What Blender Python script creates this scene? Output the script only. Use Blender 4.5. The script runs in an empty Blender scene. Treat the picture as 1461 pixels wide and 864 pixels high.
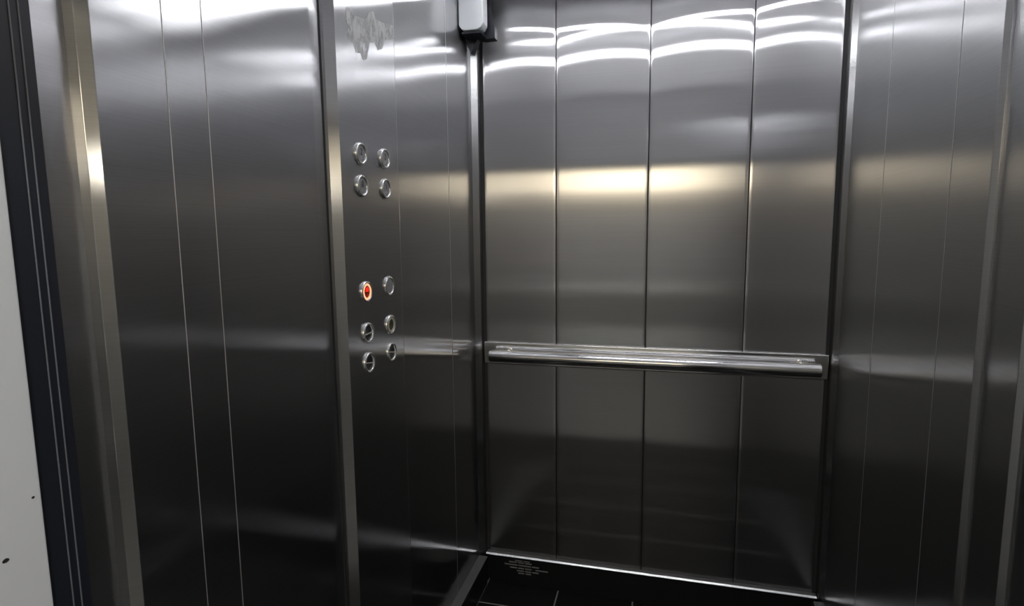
import bpy, bmesh, math, random
from mathutils import Vector, Matrix
random.seed(4)
S = bpy.context.scene
COL = S.collection

# ------------------------------------------------------------------ render look
S.view_settings.view_transform = 'Standard'
S.view_settings.look = 'None'
S.view_settings.exposure = 0.0
S.view_settings.gamma = 1.0
S.view_settings.use_curve_mapping = False
S.cycles.max_bounces = 16
S.cycles.glossy_bounces = 12
S.cycles.diffuse_bounces = 4
S.cycles.use_denoising = True
S.cycles.sample_clamp_indirect = 6.0
S.cycles.blur_glossy = 0.3

# ------------------------------------------------------------------ helpers
def link(o):
    COL.objects.link(o); return o

def build(name, bm, mat, parent=None, smooth=False):
    me = bpy.data.meshes.new(name)
    bmesh.ops.recalc_face_normals(bm, faces=bm.faces[:])
    bm.to_mesh(me); bm.free()
    me.materials.append(mat)
    if smooth:
        for p in me.polygons: p.use_smooth = True
    o = bpy.data.objects.new(name, me); link(o)
    if parent is not None:
        o.parent = parent
    return o

def structure(o):
    o['kind'] = 'structure'; return o

def tag(o, label, cat, group=None):
    o['label'] = label; o['category'] = cat
    if group: o['group'] = group
    return o

def empty(name, loc):
    o = bpy.data.objects.new(name, None); o.location = loc
    o.empty_display_size = .05
    return link(o)

def box(bm, lo, hi, bev=0.0, seg=2):
    x0, y0, z0 = lo; x1, y1, z1 = hi
    vs = [bm.verts.new(p) for p in ((x0,y0,z0),(x1,y0,z0),(x1,y1,z0),(x0,y1,z0),(x0,y0,z1),(x1,y0,z1),(x1,y1,z1),(x0,y1,z1))]
    fs = [bm.faces.new([vs[i] for i in f]) for f in ((0,3,2,1),(4,5,6,7),(0,1,5,4),(1,2,6,5),(2,3,7,6),(3,0,4,7))]
    if bev > 0:
        es = list({e for f in fs for e in f.edges})
        bmesh.ops.bevel(bm, geom=es, offset=bev, offset_type='OFFSET', segments=seg, profile=.5, affect='EDGES')
    return bm

def boxo(name, lo, hi, mat, parent=None, bev=0.0, seg=2, smooth=False):
    return build(name, box(bmesh.new(), lo, hi, bev, seg), mat, parent, smooth)

def prism(bm, pts, depth_vec):
    a = [bm.verts.new(p) for p in pts]
    d = Vector(depth_vec)
    b = [bm.verts.new(Vector(p) + d) for p in pts]
    n = len(pts)
    bm.faces.new(a); bm.faces.new(b[::-1])
    for i in range(n):
        bm.faces.new((a[i], b[i], b[(i+1) % n], a[(i+1) % n]))
    return bm

def lathe(bm, prof, M, n=48):
    """prof: (radius, height) list about local z, placed by the matrix M."""
    rings = []
    for r, h in prof:
        if r < 1e-6:
            rings.append([bm.verts.new(M @ Vector((0, 0, h)))])
        else:
            rings.append([bm.verts.new(M @ Vector((r*math.cos(2*math.pi*i/n), r*math.sin(2*math.pi*i/n), h))) for i in range(n)])
    for a, b in zip(rings, rings[1:]):
        for i in range(n):
            j = (i+1) % n
            if len(a) == 1 and len(b) == 1: continue
            if len(a) == 1: bm.faces.new((a[0], b[j], b[i]))
            elif len(b) == 1: bm.faces.new((a[i], a[j], b[0]))
            else: bm.faces.new((a[i], a[j], b[j], b[i]))
    return bm

def auto_smooth(o, ang=35):
    """smooth shading with hard edges marked sharp"""
    bm = bmesh.new(); bm.from_mesh(o.data)
    for e in bm.edges:
        if len(e.link_faces) == 2 and e.calc_face_angle(0) > math.radians(ang): e.smooth = False
    for f in bm.faces: f.smooth = f.calc_area() < .004      # large flat faces keep their own normal
    bm.to_mesh(o.data); bm.free()
    return o

# ------------------------------------------------------------------ materials
def new_mat(name):
    m = bpy.data.materials.new(name); m.use_nodes = True
    nt = m.node_tree
    for n in list(nt.nodes): nt.nodes.remove(n)
    out = nt.nodes.new('ShaderNodeOutputMaterial')
    return m, nt, out

def plain(name, col, rough=.5, metal=0.0, noise=None, spec=.5):
    m, nt, out = new_mat(name)
    p = nt.nodes.new('ShaderNodeBsdfPrincipled')
    p.inputs['Base Color'].default_value = (*col, 1)
    p.inputs['Roughness'].default_value = rough
    p.inputs['Metallic'].default_value = metal
    p.inputs['Specular IOR Level'].default_value = spec
    if noise:
        scale, amt = noise
        tc = nt.nodes.new('ShaderNodeTexCoord')
        nz = nt.nodes.new('ShaderNodeTexNoise'); nz.inputs['Scale'].default_value = scale
        nz.inputs['Detail'].default_value = 5
        mr = nt.nodes.new('ShaderNodeMapRange')
        mr.inputs['To Min'].default_value = 1-amt; mr.inputs['To Max'].default_value = 1+amt
        mx = nt.nodes.new('ShaderNodeVectorMath'); mx.operation = 'SCALE'
        mx.inputs[0].default_value = col
        nt.links.new(tc.outputs['Object'], nz.inputs['Vector'])
        nt.links.new(nz.outputs['Fac'], mr.inputs['Value'])
        nt.links.new(mr.outputs[0], mx.inputs['Scale'])
        nt.links.new(mx.outputs[0], p.inputs['Base Color'])
    nt.links.new(p.outputs[0], out.inputs[0])
    return m

def emit(name, col, strength):
    m, nt, out = new_mat(name)
    e = nt.nodes.new('ShaderNodeEmission')
    e.inputs[0].default_value = (*col, 1); e.inputs[1].default_value = strength
    nt.links.new(e.outputs[0], out.inputs[0])
    return m

def brushed(name, col, r_sharp, r_broad, mix, grain=.05, tangent=(0, 0, 1), along=None, aniso=(-.70, -.50), stretch=(2, 2, 900)):
    """horizontally brushed stainless steel: a crisp lobe and a wide lobe, both
    stretched sideways, with faint horizontal grain lines"""
    m, nt, out = new_mat(name)
    N = nt.nodes.new; L = nt.links.new
    geo = N('ShaderNodeNewGeometry')
    mp = N('ShaderNodeMapping'); mp.inputs['Scale'].default_value = stretch
    L(geo.outputs['Position'], mp.inputs['Vector'])
    nz = N('ShaderNodeTexNoise'); nz.inputs['Scale'].default_value = 1.0; nz.inputs['Detail'].default_value = 3
    L(mp.outputs[0], nz.inputs['Vector'])
    mr = N('ShaderNodeMapRange')
    mr.inputs['From Min'].default_value = .3; mr.inputs['From Max'].default_value = .7
    mr.inputs['To Min'].default_value = 1-grain; mr.inputs['To Max'].default_value = 1+grain
    L(nz.outputs['Fac'], mr.inputs['Value'])
    sc = N('ShaderNodeVectorMath'); sc.operation = 'SCALE'; sc.inputs[0].default_value = col
    L(mr.outputs[0], sc.inputs['Scale'])
    # the highlight spreads along the horizontal direction lying in the surface
    tv = N('ShaderNodeVectorMath'); tv.operation = 'CROSS_PRODUCT'
    L(geo.outputs['Normal'], tv.inputs[0]); tv.inputs[1].default_value = tangent
    if along is not None:      # grain runs along one fixed axis
        tv = N('ShaderNodeCombineXYZ')
        for i in range(3): tv.inputs[i].default_value = along[i]
    bs = []
    for r, an in ((r_sharp, aniso[0]), (r_broad, aniso[1])):
        p = N('ShaderNodeBsdfAnisotropic'); p.distribution = 'BECKMANN'
        p.inputs['Roughness'].default_value = r
        p.inputs['Anisotropy'].default_value = an
        L(sc.outputs[0], p.inputs['Color'])
        L(tv.outputs[0], p.inputs['Tangent'])
        bs.append(p)
    mix_n = N('ShaderNodeMixShader'); mix_n.inputs[0].default_value = mix
    L(bs[0].outputs[0], mix_n.inputs[1]); L(bs[1].outputs[0], mix_n.inputs[2])
    L(mix_n.outputs[0], out.inputs[0])
    return m

STEEL = brushed('brushed_steel', (.57, .57, .58), .155, .56, .30)
STEEL_SIDE = brushed('brushed_steel_side', (.55, .55, .56), .14, .54, .27, aniso=(-.40, -.45))
STEEL_RIGHT = brushed('brushed_steel_dull', (.55, .55, .56), .21, .55, .50, aniso=(-.45, -.45))
TRIM = brushed('trim_steel', (.62, .62, .62), .17, .55, .25, grain=.05)
PLATE = brushed('panel_steel', (.55, .55, .56), .18, .55, .34, aniso=(-.40, -.45))
POLISH = brushed('polished_steel', (.86, .85, .84), .10, .36, .08, grain=.02, along=(1, 0, 0), aniso=(-.6, -.3))
CHROME = plain('polished_bezel', (.96, .96, .95), .2, .88)
BUTTON_FACE = plain('button_face_grey', (.34, .34, .35), .45, .2)
KEY_DARK = plain('key_barrel_dark', (.05, .05, .055), .3, .7)
KEY_BRASS = plain('button_centre_olive', (.075, .068, .04), .4, .3)
INK = plain('engraving_dark', (.03, .03, .03), .6)
DOT = plain('braille_pale', (.6, .58, .58), .4, .6)
LIT_RED = emit('lit_red', (1.0, .035, .02), 1.1)
LIT_RING = emit('lit_ring', (1.0, .42, .22), 1.5)
LIT_DARK = plain('lit_button_symbol', (.20, .01, .008), .5)
IVORY_RING = plain('ivory_ring', (.72, .68, .55), .35)
BLACK = plain('black_paint', (.012, .012, .014), .42)
BLACK_BLUE = plain('blue_black_paint', (.016, .018, .025), .4)
GROOVE = plain('shadow_gap', (.035, .035, .037), .6)
PLINTH = plain('dark_skirting', (.018, .018, .019), .32, .3)
LEDGE = plain('ledge_satin', (.085, .085, .085), .6)
WHITE = plain('white_housing', (.90, .93, .96), .3)
PAINT = plain('white_painted_wall', (.78, .79, .80), .6, noise=(3, .03))
CHIP = plain('chipped_paint_dark', (.02, .02, .022), .7)
CEIL = plain('ceiling_panel', (.62, .62, .66), .55)
HEAD = plain('transom_grey', (.74, .74, .75), .6, .1)
NOSE = plain('ledge_nose', (.70, .70, .69), .2, 1.0)
LED = emit('led_white', (.96, .97, 1.0), 18.0)
def smear_mat():
    m, nt, out = new_mat('adhesive_smear'); N = nt.nodes.new; L = nt.links.new
    p = N('ShaderNodeBsdfPrincipled'); p.inputs['Base Color'].default_value = (.66, .66, .65, 1)
    p.inputs['Roughness'].default_value = .55; p.inputs['Metallic'].default_value = .35
    g = N('ShaderNodeNewGeometry')
    mp = N('ShaderNodeMapping'); mp.inputs['Scale'].default_value = (1, 60, 26)
    nz = N('ShaderNodeTexNoise'); nz.inputs['Scale'].default_value = 1.0; nz.inputs['Detail'].default_value = 6; nz.inputs['Roughness'].default_value = .65
    mr = N('ShaderNodeMapRange'); mr.inputs['From Min'].default_value = .36; mr.inputs['From Max'].default_value = .56
    mr.inputs['To Min'].default_value = 0.0; mr.inputs['To Max'].default_value = .85
    t = N('ShaderNodeBsdfTransparent'); mx = N('ShaderNodeMixShader')
    L(g.outputs['Position'], mp.inputs['Vector']); L(mp.outputs[0], nz.inputs['Vector']); L(nz.outputs['Fac'], mr.inputs['Value'])
    L(mr.outputs[0], mx.inputs[0]); L(t.outputs[0], mx.inputs[1]); L(p.outputs[0], mx.inputs[2]); L(mx.outputs[0], out.inputs[0])
    return m
SMEAR = smear_mat()
VENT = plain('vent_grey', (.30, .30, .29), .45, .6)

# dark tiles with pale grout
def tile_mat():
    m, nt, out = new_mat('dark_floor_tile'); N = nt.nodes.new; L = nt.links.new
    p = N('ShaderNodeBsdfPrincipled'); p.inputs['Roughness'].default_value = .35; p.inputs['Specular IOR Level'].default_value = .03
    g = N('ShaderNodeNewGeometry')
    mp = N('ShaderNodeMapping'); mp.inputs['Location'].default_value = (.647, -1.929, 0)
    L(g.outputs['Position'], mp.inputs['Vector'])
    b = N('ShaderNodeTexBrick')
    b.offset = 0.0; b.inputs['Scale'].default_value = 1.0
    b.inputs['Brick Width'].default_value = .286; b.inputs['Row Height'].default_value = .286
    b.inputs['Mortar Size'].default_value = .0028; b.inputs['Mortar Smooth'].default_value = .1
    b.inputs['Color1'].default_value = (.010, .010, .010, 1); b.inputs['Color2'].default_value = (.013, .013, .013, 1)
    b.inputs['Mortar'].default_value = (.20, .20, .19, 1)
    L(mp.outputs[0], b.inputs['Vector']); L(b.outputs['Color'], p.inputs['Base Color'])
    L(p.outputs[0], out.inputs[0])
    return m
TILE = tile_mat()

# ------------------------------------------------------------------ camera
EYE = 1.395
r = Vector((0.96808001, 0.25045036, -0.00978367))
u = Vector((-0.02075835, 0.11901658, 0.99267525))
fw = Vector((-0.24978029, 0.96078596, -0.12041651))
cd = bpy.data.cameras.new('camera'); cam = bpy.data.objects.new('camera', cd); link(cam)
cd.sensor_width = 36; cd.lens = 36*814.03/1461; cd.clip_start = .02
M = Matrix((r, u, -fw)).transposed().to_4x4(); M.translation = (0, 0, EYE)
cam.matrix_world = M
S.camera = cam

# ------------------------------------------------------------------ dimensions
XL, XR, YB, ZC = -.678, .573, 2.089, 2.235      # wall faces, back panel face, ceiling
YF = .50                                        # inside face of the cabin front

# ------------------------------------------------------------------ floor / ceiling
structure(boxo('floor', (-.76, .36, -.05), (.66, 2.14, 0), TILE))
structure(boxo('ceiling', (-.76, .40, ZC), (.66, 2.14, ZC+.04), CEIL))

# ------------------------------------------------------------------ back wall
wb = structure(boxo('wall_back', (-.76, 2.100, 0), (.66, 2.14, ZC), GROOVE))
def bowed_panel(x0, x1, z0, z1, y, t, amp, parent):
    nx, nz = 30, 80
    bm = bmesh.new()
    rnd = .0020
    xs = [0, rnd*.3, rnd] + [rnd + (x1-x0-2*rnd)*i/nx for i in range(1, nx)] + [x1-x0-rnd, x1-x0-rnd*.3, x1-x0]
    def edge(d): # rounded fold at both vertical edges
        m = min(d, x1-x0-d)
        return .0016*(1-math.sqrt(max(0, 1-(1-min(m, rnd)/rnd)**2)))
    zs = [z0 + (z1-z0)*j/nz for j in range(nz+1)]
    grid = []
    for z in zs:
        row = []
        for d in xs:
            s = d/(x1-x0)
            b = (1-(2*s-1)**2)
            g = max(0, (z-1.55)/.65)**3
            gl = math.exp(-((z-.80)/.28)**2)
            row.append(bm.verts.new((x0+d, y + edge(d) - amp*b*g + .0006*b*gl, z)))
        grid.append(row)
    for j in range(len(zs)-1):
        for i in range(len(xs)-1):
            bm.faces.new((grid[j][i], grid[j][i+1], grid[j+1][i+1], grid[j+1][i]))
    # returns behind the two vertical edges and along top and bottom
    ring = [grid[0][i] for i in range(len(xs))] + [grid[j][-1] for j in range(1, len(zs))] + \
           [grid[-1][i] for i in range(len(xs)-2, -1, -1)] + [grid[j][0] for j in range(len(zs)-2, 0, -1)]
    back = [bm.verts.new((v.co.x, y+t, v.co.z)) for v in ring]
    n = len(ring)
    for i in range(n):
        bm.faces.new((ring[i], back[i], back[(i+1) % n], ring[(i+1) % n]))
    bm.faces.new(back)
    o = build('wall_panel', bm, STEEL, parent)
    return auto_smooth(o, 40)
seams = (-.645, -.3728, -.046, .2835, .546)
amps = (.0042, .0056, .0058, .0052)
for i in range(4):
    g0 = .0014 if i else 0; g1 = .0014 if i < 3 else 0
    bowed_panel(seams[i]+g0, seams[i+1]-g1, .118, ZC, YB, .0115, amps[i], wb)

# ------------------------------------------------------------------ side walls
wl = structure(boxo('wall_left', (-.76, .50, 0), (-.7045, 2.14, ZC), STEEL))
boxo('shadow_line', (-.7045, 1.1155, 0), (-.7035, 1.1205, ZC), GROOVE, wl)  # dark strip painted in for the shade deep in the groove
def profile_panel(name, pts, mat, parent, z0=0.0):
    bm = prism(bmesh.new(), [(a, b, z0) for a, b in pts], (0, 0, ZC-z0))
    es = [e for e in bm.edges if abs(e.verts[0].co.z-e.verts[1].co.z) > .5]
    bmesh.ops.bevel(bm, geom=es, offset=.0006, segments=2, profile=.5, affect='EDGES')
    return auto_smooth(build(name, bm, mat, parent), 30)
def side_panel(name, x_face, x_back, y0, y1, mat, parent, bev=.0022):
    o = boxo(name, (min(x_face, x_back), y0, .0), (max(x_face, x_back), y1, ZC), mat, parent, bev, 3)
    return auto_smooth(o, 60)
side_panel('front_return', -.703, -.73, .523, .572, STEEL, wl)
profile_panel('wall_panel', [(-.703, .566), (-.689, .568), (XL, .579), (XL, .6862), (-.703, .6862)], STEEL_SIDE, wl)
for y0, y1 in ((.6874, .7604), (.7616, 1.044)):
    side_panel('wall_panel', XL, -.7045, y0, y1, STEEL_SIDE, wl, .0007)
for y0, y1 in ((1.4215, 1.7962), (1.7978, 2.05)):
    side_panel('wall_panel', XL, -.7045, y0, y1, STEEL_SIDE, wl, .0007)

wr = structure(boxo('wall_right', (.60, .50, 0), (.66, 2.14, ZC), STEEL))
profile_panel('wall_panel', [(.6005, 1.2215), (.5811, 1.2219), (XR, 1.230), (XR, 1.3795), (.6005, 1.3795)], STEEL_RIGHT, wr)
for y0, y1 in ((1.3825, 1.7532), (1.7548, 2.05)):
    side_panel('wall_panel', XR, .60, y0, y1, STEEL_RIGHT, wr, .0008)
profile_panel('wall_panel', [(.6005, 1.108), (.5935, 1.1095), (.585, 1.118), (.585, 1.2275), (.6005, 1.2275)], STEEL_RIGHT, wr)
side_panel('front_return', .597, .61, .505, 1.116, STEEL_RIGHT, wr)

# raised beads added along the side wall seams to catch a highlight
BEAD = plain('seam_bead_grey', (.62, .62, .63), .5, 1.0)
def bead(x, y, sgn, parent, R=.0007):
    bm = bmesh.new()
    pts = [(x + sgn*R*math.sin(math.pi*i/8), y - R*math.cos(math.pi*i/8), 0) for i in range(9)]
    prism(bm, pts, (0, 0, ZC))
    auto_smooth(build('seam_bead', bm, BEAD, parent), 50)
for y in (.6868, .7610, 1.7970): bead(XL, y, 1, wl)
for y in (1.3810, 1.7540): bead(XR, y, -1, wr)

# corner posts
structure(profile_panel('trim_1', [(-.6785, 2.0445), (-.659, 2.064), (-.659, 2.0995), (-.6785, 2.0995)], TRIM, None))
structure(profile_panel('trim_2', [(.5735, 2.0445), (.5735, 2.0995), (.559, 2.0995), (.559, 2.059)], TRIM, None))

# ------------------------------------------------------------------ skirting
def skirting(name, lo, hi, nose, mat=None):
    o = structure(boxo(name, lo, hi, PLINTH, None, .001, 1))
    if mat is None:
        auto_smooth(boxo('top_ledge', *nose, LEDGE, o, .0014, 3), 60)
    else:
        build('top_ledge', prism(bmesh.new(), [(-.655, 2.0885, .1155), (-.655, 2.0885, .1215), (-.655, 2.069, .1215), (-.655, 2.069, .1155)], (1.211, 0, 0)), LEDGE, o)
        build('edge_strip', prism(bmesh.new(), [(-.655, 2.069, .1155), (-.655, 2.069, .1217), (-.655, 2.0632, .1173), (-.655, 2.0632, .1155)], (1.211, 0, 0)), mat, o)
    return o
bs_b = skirting('baseboard_back', (-.642, 2.067, 0), (.54, 2.0885, .117), ((-.655, 2.063, .116), (.556, 2.0885, .1215)), NOSE)
bs_l = skirting('baseboard_left', (XL, 1.16, 0), (-.645, 2.0445, .114), ((XL, 1.16, .114), (-.642, 2.0445, .1185)))
bs_r = skirting('baseboard_right', (.543, 1.24, 0), (XR, 2.0445, .114), ((.540, 1.24, .114), (XR, 2.0445, .1185)))
# cluster of ventilation slits in the back skirting
vg = boxo('vent_grille', (-.5825, 2.0655, .066), (-.4, 2.0668, .0675), VENT, bs_b)
bm = bmesh.new()
rows = {.103: [(-.535, -.505), (-.500, -.475)], .095: [(-.560, -.528), (-.523, -.498), (-.493, -.468)],
        .084: [(-.578, -.525), (-.522, -.470), (-.466, -.438)], .072: [(-.556, -.527), (-.523, -.499), (-.494, -.468), (-.452, -.402)],
        .061: [(-.528, -.500), (-.494, -.470), (-.466, -.440)], .051: [(-.522, -.498), (-.492, -.470)]}
for z, segs in rows.items():
    for a, b in segs:
        box(bm, (a, 2.0652, z-.0026), (b, 2.0668, z+.0026), .0006, 1)
bpy.data.objects.remove(vg)
build('vent_grille', bm, VENT, bs_b)

# ------------------------------------------------------------------ handrail
hr = tag(empty('handrail', (-.046, YB, .938)), 'polished steel tube handrail on a flat backing plate across the back wall', 'handrail')
def child(name, bm, mat, parent, smooth=False):
    o = build(name, bm, mat, parent, smooth)
    w = Vector(parent.location) if parent.parent is None else Vector((0, 0, 0))
    for v in o.data.vertices: v.co -= w
    return o
o = child('backing_plate', box(bmesh.new(), (-.6545, 2.0785, .8955), (.5555, 2.0888, .982), .004, 3), POLISH, hr); auto_smooth(o, 60)
RX = Matrix.Rotation(math.pi/2, 4, 'Y')
def rail_tube():
    bm = bmesh.new(); x0, x1, R = -.617, .520, .0225
    lathe(bm, [(0, x0), (R-.004, x0), (R-.0012, x0+.0012), (R, x0+.004), (R, x1-.004), (R-.0012, x1-.0012), (R-.004, x1), (0, x1)],
          Matrix.Translation((0, 2.030, .938)) @ RX, 64)
    return bm
auto_smooth(child('rail', rail_tube(), POLISH, hr), 40)
for bx in (-.560, .475):
    bm = bmesh.new()
    lathe(bm, [(0, 0), (.021, 0), (.021, .003), (.017, .006), (.0095, .008), (.0085, .018), (.0085, .050), (0, .050)],
          Matrix.Translation((bx, 2.0784, .944)) @ Matrix.Rotation(math.radians(90), 4, 'X'), 40)
    auto_smooth(child('bracket', bm, POLISH, hr), 40)

# ------------------------------------------------------------------ control panel
cp = tag(empty('control_panel', (XL, 1.28, 0)), 'tall brushed steel elevator control panel with round buttons on the side wall', 'control panel')
o = child('face_plate', prism(bmesh.new(), [(-.7035, 1.1215, 0), (-.6969, 1.1233, 0), (XL, 1.137, 0), (XL, 1.420, 0), (-.7035, 1.420, 0)], (0, 0, ZC)), PLATE, cp); auto_smooth(o, 60)
def at(y, z, dx=0.0):      # local z axis points out of the panel into the cabin (+x), local x along +y, local y up
    return Matrix.Translation((XL+dx, y, z)) @ Matrix(((0, 0, 1, 0), (1, 0, 0, 0), (0, 1, 0, 0), (0, 0, 0, 1)))
def child2(name, bm, mat, parent):
    o = build(name, bm, mat, parent)
    for v in o.data.vertices: v.co -= Vector(cp.location) + Vector(parent.location)
    return o
def text_bm(body, size, M):
    cu = bpy.data.curves.new('t', 'FONT'); cu.body = body; cu.size = size
    cu.align_x = 'CENTER'; cu.align_y = 'CENTER'; cu.extrude = .0002
    to = bpy.data.objects.new('t', cu); link(to)
    bpy.context.view_layer.update()
    dg = bpy.context.evaluated_depsgraph_get()
    me = bpy.data.meshes.new_from_object(to.evaluated_get(dg))
    bm = bmesh.new(); bm.from_mesh(me); bm.transform(M)
    bpy.data.objects.remove(to); bpy.data.curves.remove(cu); bpy.data.meshes.remove(me)
    return bm
RO = .0255
BEZEL = [(RO, -.001), (RO, .0016)]
for i in range(9):                                    # rounded rim
    a_ = math.pi*i/8
    BEZEL.append((RO-.0035+.0035*math.cos(a_), .0016+.0046*math.sin(a_)))
BEZEL += [(RO-.0071, .0012)]
def button(y, z, label=None):
    b = build('button', lathe(bmesh.new(), BEZEL, at(y, z)), CHROME, cp)
    b.location = (0, y-cp.location.y, z)
    for v in b.data.vertices: v.co -= Vector((XL, y, z))
    auto_smooth(b, 50)
    if label: b['label'] = label
    return b
def disc(bm, y, z, R, h, dome=.0008):
    return lathe(bm, [(0, h+dome), (R*.5, h+dome*.7), (R*.9, h+dome*.15), (R, h), (R, 0)], at(y, z), 40)
def dots(bm, y, z, pts, R=.0013, h=.0045):
    for a, c in pts:
        lathe(bm, [(0, h+.0008), (R*.7, h+.0006), (R, h), (R, h-.001)], at(y+a, z+c), 12)
    return bm
B2 = [(-.0025, -.0075), (-.0025, -.0115), (.0025, -.0095)]
YA, YC = 1.222, 1.341
floor_btns = [(YA, 1.582, '2', 'round steel floor button, upper one beside the trim edge'), (YC, 1.585, '3', 'round steel floor button, upper one of the far column'),
              (YA, 1.509, '0', 'round steel floor button, lower one beside the trim edge'), (YC, 1.511, '1', 'round steel floor button, lower one of the far column')]
for y, z, ch, lab in floor_btns:
    b = button(y, z, lab)
    auto_smooth(child2('cap', disc(bmesh.new(), y, z, RO-.0070, .0032), BUTTON_FACE, b), 50)
    child2('numeral', text_bm(ch, .021, at(y, z+.004, .0042)), INK, b)
    child2('braille_dots', dots(bmesh.new(), y, z, B2, .0016, .004), DOT, b)
# plain button
y, z = YC, 1.2645
b = button(y, z, 'round plain grey button with no mark')
auto_smooth(child2('cap', disc(bmesh.new(), y, z, RO-.0070, .0035), BUTTON_FACE, b), 50)
# lit button
y, z = YA, 1.2615
b = button(y, z, 'round button glowing red')
child2('light_ring', lathe(bmesh.new(), [(RO-.0070, .002), (RO-.0072, .0056), (RO-.0105, .0056), (RO-.0108, .003)], at(y, z)), LIT_RING, b)
auto_smooth(child2('cap', disc(bmesh.new(), y, z, RO-.0107, .0035), plain('lit_button_cap', (.25, .008, .006), .4), b), 50)
bm = bmesh.new()          # a lit bell-like pictogram
pts = [(-.0085, -.001), (-.0068, .001), (-.0062, .0065), (-.0035, .0095), (.0035, .0095), (.0062, .0065), (.0068, .001), (.0085, -.001)]
A = at(y, z, .0044)
prism(bm, [A @ Vector((a, c+.001, 0)) for a, c in pts], (.0006, 0, 0))
child2('bell_symbol', bm, LIT_RED, b)
child2('braille_dots', dots(bmesh.new(), y, z, [(-.003, -.006), (0, -.006), (.003, -.006), (-.0015, -.0095), (.0015, -.0095)], .0011, .0040), emit('lit_dots', (1, .10, .05), .35), b)
# ivory ringed button
y, z = YC, 1.1635
b = button(y, z, 'round button with an ivory ring and dark centre')
child2('light_ring', lathe(bmesh.new(), [(RO-.0070, .002), (RO-.0072, .0058), (RO-.0105, .0058), (RO-.0108, .003)], at(y, z)), IVORY_RING, b)
auto_smooth(child2('cap', disc(bmesh.new(), y, z, RO-.0107, .003), KEY_BRASS, b), 50)
child2('braille_dots', dots(bmesh.new(), y, z, [(-.003, -.005), (.003, -.005), (0, -.009)], .0013, .0035), plain('olive_dots', (.28, .25, .17), .4, .3), b)
# key switches
for y, z, ang in ((YA, 1.162, 4), (YA, 1.0895, -10), (YC, 1.0915, -10)):
    k = button(y, z); k.name = 'key_switch'
    auto_smooth(child2('barrel', lathe(bmesh.new(), [(RO-.0070, .0015), (RO-.0085, .0020), (.010, .0010), (0, .0008)], at(y, z), 40), KEY_DARK, k), 50)
    bm = bmesh.new(); box(bm, (-.0175, -.0016, .001), (.0175, .0016, .0065), .0008, 2)
    bm.transform(at(y, z-.001) @ Matrix.Rotation(math.radians(ang), 4, 'Z'))
    auto_smooth(child2('slot_bar', bm, CHROME, k), 50)

# old adhesive smear near the top of the panel
def ray(px, py):
    return fw + r*((px-730.5)/814.03) - u*((py-432)/814.03)
def on_x(px, py, X):
    d = ray(px, py); d = d*(X/d.x); return Vector((X, d.y, d.z+EYE))
def on_y(px, py, Y):
    d = ray(px, py); d = d*(Y/d.y); return Vector((d.x, Y, d.z+EYE))
sm = [(494, 10), (498, 10), (502, 21), (512, 24), (522, 28), (527, 17), (533, 16), (537, 28), (548, 33), (560, 36), (562, 52), (556, 57), (549, 56),
      (545, 70), (538, 72), (534, 60), (527, 62), (524, 84), (518, 86), (514, 76), (508, 76), (504, 62), (497, 58), (494, 46), (498, 38), (493, 30)]
child('adhesive_smear', prism(bmesh.new(), [on_x(a, c, XL+.0001) for a, c in sm], (.0003, 0, 0)), SMEAR, cp)['label'] = 'dull grey adhesive smear near the top'

# ------------------------------------------------------------------ corner camera housing
sc_ = tag(empty('security_camera', (-.63, 1.98, ZC)), 'white boxy camera housing on a black mount, high in the back left corner', 'camera')
bm = bmesh.new()
prof = [(-.6745, 2.094), (-.6655, 2.081), (-.655, 2.0755), (-.610, 2.0755), (-.596, 2.082), (-.588, 2.096), (-.588, ZC-.001), (-.6745, ZC-.001)]
prism(bm, [(a, 1.915, c) for a, c in prof], (0, .052, 0))
bmesh.ops.bevel(bm, geom=bm.edges[:], offset=.003, segments=2, profile=.5, affect='EDGES')
o = child('housing', bm, WHITE, sc_); auto_smooth(o, 40)
bm = bmesh.new()
pl = [(697, -12), (701, 18), (705.5, 38), (706, 54), (690, 56), (681, 55), (677, 66), (672, 76), (667, 66), (664, 56), (655, 46), (653, 36), (656, -12)]
q = []
for a, c in pl:
    P = on_y(a, c, 1.985); P.x = max(P.x, XL+.001); P.z = min(P.z, ZC-.001); q.append(P)
prism(bm, q, (0, .035, 0))
child('mount', bm, BLACK_BLUE, sc_)  # black outline covers the mount and its dark reflection in the steel
child('lower_visor', box(bmesh.new(), (-.668, 1.925, 2.066), (-.598, 1.984, 2.0765), .003, 2), BLACK_BLUE, sc_)

# ------------------------------------------------------------------ ceiling lights (cool white linear fittings)
def linear_light(lo, hi, label):
    t = tag(empty('ceiling_light', ((lo[0]+hi[0])/2, (lo[1]+hi[1])/2, ZC)), label, 'light', 'linear ceiling lights')
    child('housing', box(bmesh.new(), (lo[0]+.02, (lo[1]+hi[1])/2-.005, ZC-.043), (hi[0]-.02, (lo[1]+hi[1])/2+.005, ZC-.0002), .001, 1), TRIM, t)
    child('diffuser', box(bmesh.new(), (lo[0], lo[1], ZC-.055), (hi[0], hi[1], ZC-.0432), .001, 1), LED, t)
linear_light((-.66, 1.433), (.555, 1.448), 'cool white linear light across the full width of the ceiling')
t = tag(empty('ceiling_light', (-.05, .98, ZC)), 'wide opal ceiling light panel over the doorway half of the cabin', 'light')
child('frame', box(bmesh.new(), (-.64, .54, ZC-.012), (.54, 1.415, ZC-.0002), .002, 1), TRIM, t)
child('diffuser', box(bmesh.new(), (-.625, .555, ZC-.0145), (.525, 1.40, ZC-.0121), .001, 1), emit('opal_glow', (.96, .97, 1.0), .42), t)
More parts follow.
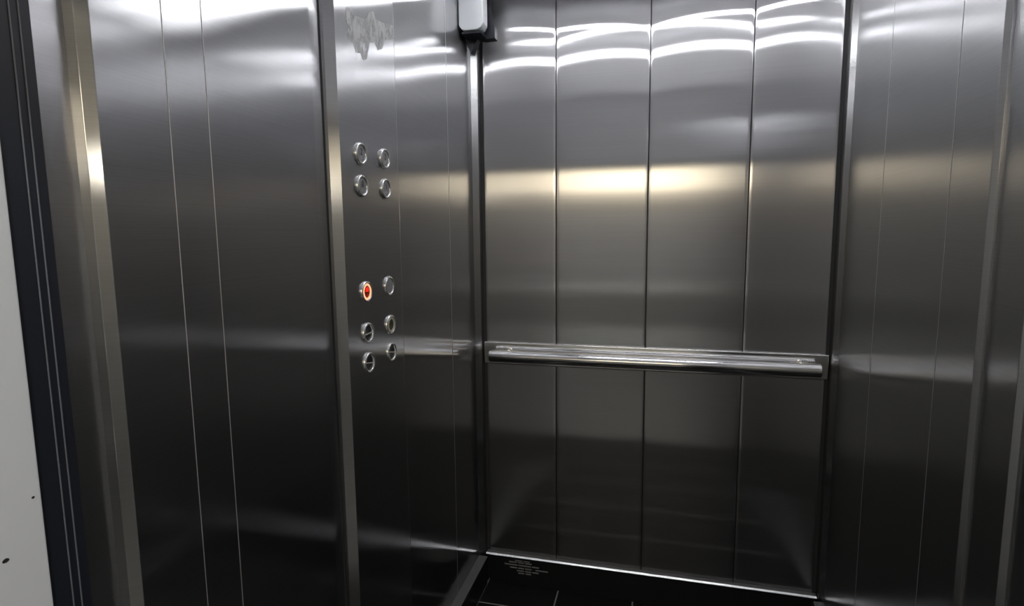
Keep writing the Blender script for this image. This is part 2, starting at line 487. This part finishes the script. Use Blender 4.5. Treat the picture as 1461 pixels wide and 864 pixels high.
# pair of slim bars crossing at a flat angle near the back wall
t = tag(empty('ceiling_light', (-.03, 1.775, ZC)), 'pair of slim cool white light bars crossed at a flat angle near the back wall', 'light')
for ang, dz, ln in ((9.7, 0, 1.12), (-12.0, -.006, 1.10)):
    R = Matrix.Translation((-.03, 1.775, ZC+dz)) @ Matrix.Rotation(math.radians(ang), 4, 'Z')
    bm = box(bmesh.new(), (-ln/2+.02, -.004, -.041), (ln/2-.02, .004, -.0002)); bm.transform(R); child('housing', bm, TRIM, t)
    bm = box(bmesh.new(), (-ln/2, -.0045, -.0475), (ln/2, .0045, -.0412)); bm.transform(R); child('diffuser', bm, LED, t)

# ------------------------------------------------------------------ cabin front and the landing behind the camera
DH = 1.815
OXL, OXR = -.690, .31
wf = structure(boxo('wall_front', (OXR, .452, 0), (.66, YF, ZC), STEEL, None, .002, 2))
boxo('transom', (-.70, .452, DH), (OXR, YF, ZC), HEAD, wf)
# left jamb: dark metal strips between the landing wall and the cabin
tj = structure(boxo('trim_3', (-.80, .4745, 0), (-.694, .5215, ZC), BLACK_BLUE, None, .0012, 2))
GREYLINE = plain('edge_glint_grey', (.16, .17, .19), .4, .3)
for yy in (.4985, .5085):
    boxo('edge_strip', (-.6945, yy-.0008, 0), (-.6928, yy+.0008, ZC), GREYLINE, tj, .0004, 1)  # paler grey paints in the light caught along these edges
structure(boxo('door_2', (OXR+.01, .386, 0), (.75, .4045, DH+.05), BLACK_BLUE, None, .0015, 2))

wlan = structure(boxo('wall_landing', (-2.0, .20, 0), (OXL, .4735, 2.6), PAINT, None, .002, 2))
boxo('landing_wall_side', (OXR, .20, 0), (1.3, .336, 2.6), PAINT, wlan)
boxo('landing_wall_head', (OXL, .20, DH), (OXR, .45, 2.6), PAINT, wlan)
for px, py, rx, rz in ((8, 799, .0075, .0024), (47, 709, .0036, .0014)):
    c = on_x(px, py, OXL)
    bm = bmesh.new()
    pts = []
    for i in range(9):
        a = 2*math.pi*i/9; k = random.uniform(.75, 1.2)
        pts.append((OXL-.0002, c.y + .55*rx*k*math.cos(a), c.z + rz*k*math.sin(a)))
    prism(bm, pts, (.0005, 0, 0))
    build('paint_chip', bm, CHIP, wlan)

LWALL = plain('lobby_wall', (.46, .47, .48), .7, noise=(2, .05))
LFLOOR = plain('lobby_floor', (.11, .11, .105), .5, noise=(6, .2))
LDARK = plain('lobby_side_wall', (.20, .20, .19), .6)
structure(boxo('floor_landing', (-2.0, -2.7, -.05), (1.3, .36, 0), LFLOOR))
structure(boxo('ceiling_landing', (-2.0, -2.7, 2.6), (1.3, .20, 2.65), PAINT))
structure(boxo('wall_lobby', (-2.0, -2.75, 0), (1.3, -2.6, 2.6), LWALL))
structure(boxo('wall_lobby_left', (-2.1, -2.7, 0), (-2.0, .336, 2.6), LWALL))
structure(boxo('wall_lobby_right', (1.3, -2.7, 0), (1.4, .336, 2.6), LDARK))
structure(boxo('baseboard_lobby', (-2.0, -2.60, .70), (1.3, -2.585, .79), plain('lobby_dado', (.9, .9, .87), .5)))
structure(boxo('trim_4', (-2.0, -2.60, .28), (1.3, -2.592, .70), plain('lobby_wainscot', (.26, .27, .26), .6)))
structure(boxo('baseboard_lobby_low', (-2.0, -2.60, 0), (1.3, -2.585, .28), plain('lobby_skirting', (.75, .77, .74), .5)))
# warm lamp on the landing ceiling and a neutral one close to the doorway
def round_lamp(x, y, z, R, col, st, label):
    t = tag(empty('ceiling_lamp', (x, y, z)), label, 'light')
    child('base', lathe(bmesh.new(), [(0, 0), (R, 0), (R, -.03), (R-.01, -.035), (0, -.035)], Matrix.Translation((x, y, z-.001)), 40), WHITE, t)
    child('diffuser', lathe(bmesh.new(), [(R-.012, -.0355), (R-.02, -.055), (R*.5, -.07), (0, -.074)], Matrix.Translation((x, y, z-.001)), 40), emit('lamp_glow', col, st), t)
round_lamp(-.1, -.55, 2.6, .14, (.97, .98, 1.0), 130, 'round neutral lamp on the landing ceiling before the doorway')
t = tag(empty('hanging_light', (.2, -2.36, 2.6)), 'long warm opal light trough hung below the landing ceiling along the far wall', 'light')
for hx in (-.9, .9):
    child('hanger', box(bmesh.new(), (hx-.008, -2.378, 2.235), (hx+.008, -2.362, 2.5995), .002, 1), WHITE, t)
child('housing', box(bmesh.new(), (-1.30, -2.41, 2.20), (1.25, -2.33, 2.24), .004, 1), WHITE, t)
child('diffuser', box(bmesh.new(), (-1.28, -2.405, 1.855), (1.23, -2.335, 2.1995), .03, 3), emit('warm_glow', (1.0, .86, .62), 4.2), t)
child('added_fade_strip', box(bmesh.new(), (-1.27, -2.40, 1.745), (1.22, -2.34, 1.8535), .012, 2), emit('fade_strip_glow', (1.0, .86, .64), 1.25), t)  # dim glow added under the trough so the warm band fades downward
t = tag(empty('added_light_bar', (1.3, -.95, 1.86)), 'warm opal light bar added out of view to gild the control panel edge', 'light')  # unseen bar added so the control panel's edge strip reflects gold
child('backplate', box(bmesh.new(), (1.285, -1.38, 1.70), (1.2995, -.40, 2.02), .003, 1), WHITE, t)
child('diffuser', box(bmesh.new(), (1.245, -1.36, 1.72), (1.2845, -.42, 2.00), .015, 3), emit('added_bar_glow', (1.0, .84, .58), 1.9), t)
t = tag(empty('fill_lamp', (1.3, -1.5, 1.76)), 'small round warm white lamp added out of view to brighten buttons and edge trim', 'light')  # unseen lamp added to light the button rims and left edge trim
child('backplate', lathe(bmesh.new(), [(0, 0), (.08, 0), (.08, .012), (.02, .02), (.02, .05), (0, .05)], Matrix.Translation((1.2995, -1.5, 1.76)) @ Matrix.Rotation(-math.pi/2, 4, 'Y')), WHITE, t)
child('globe', lathe(bmesh.new(), [(.09*math.sin(math.pi*i/16), .13-.09*math.cos(math.pi*i/16)) for i in range(17)], Matrix.Translation((1.2995, -1.5, 1.76)) @ Matrix.Rotation(-math.pi/2, 4, 'Y')), emit('fill_lamp_glow', (1.0, .92, .76), 10), t)

w = bpy.data.worlds.new('world'); S.world = w; w.use_nodes = True
w.node_tree.nodes['Background'].inputs[0].default_value = (.01, .01, .012, 1)
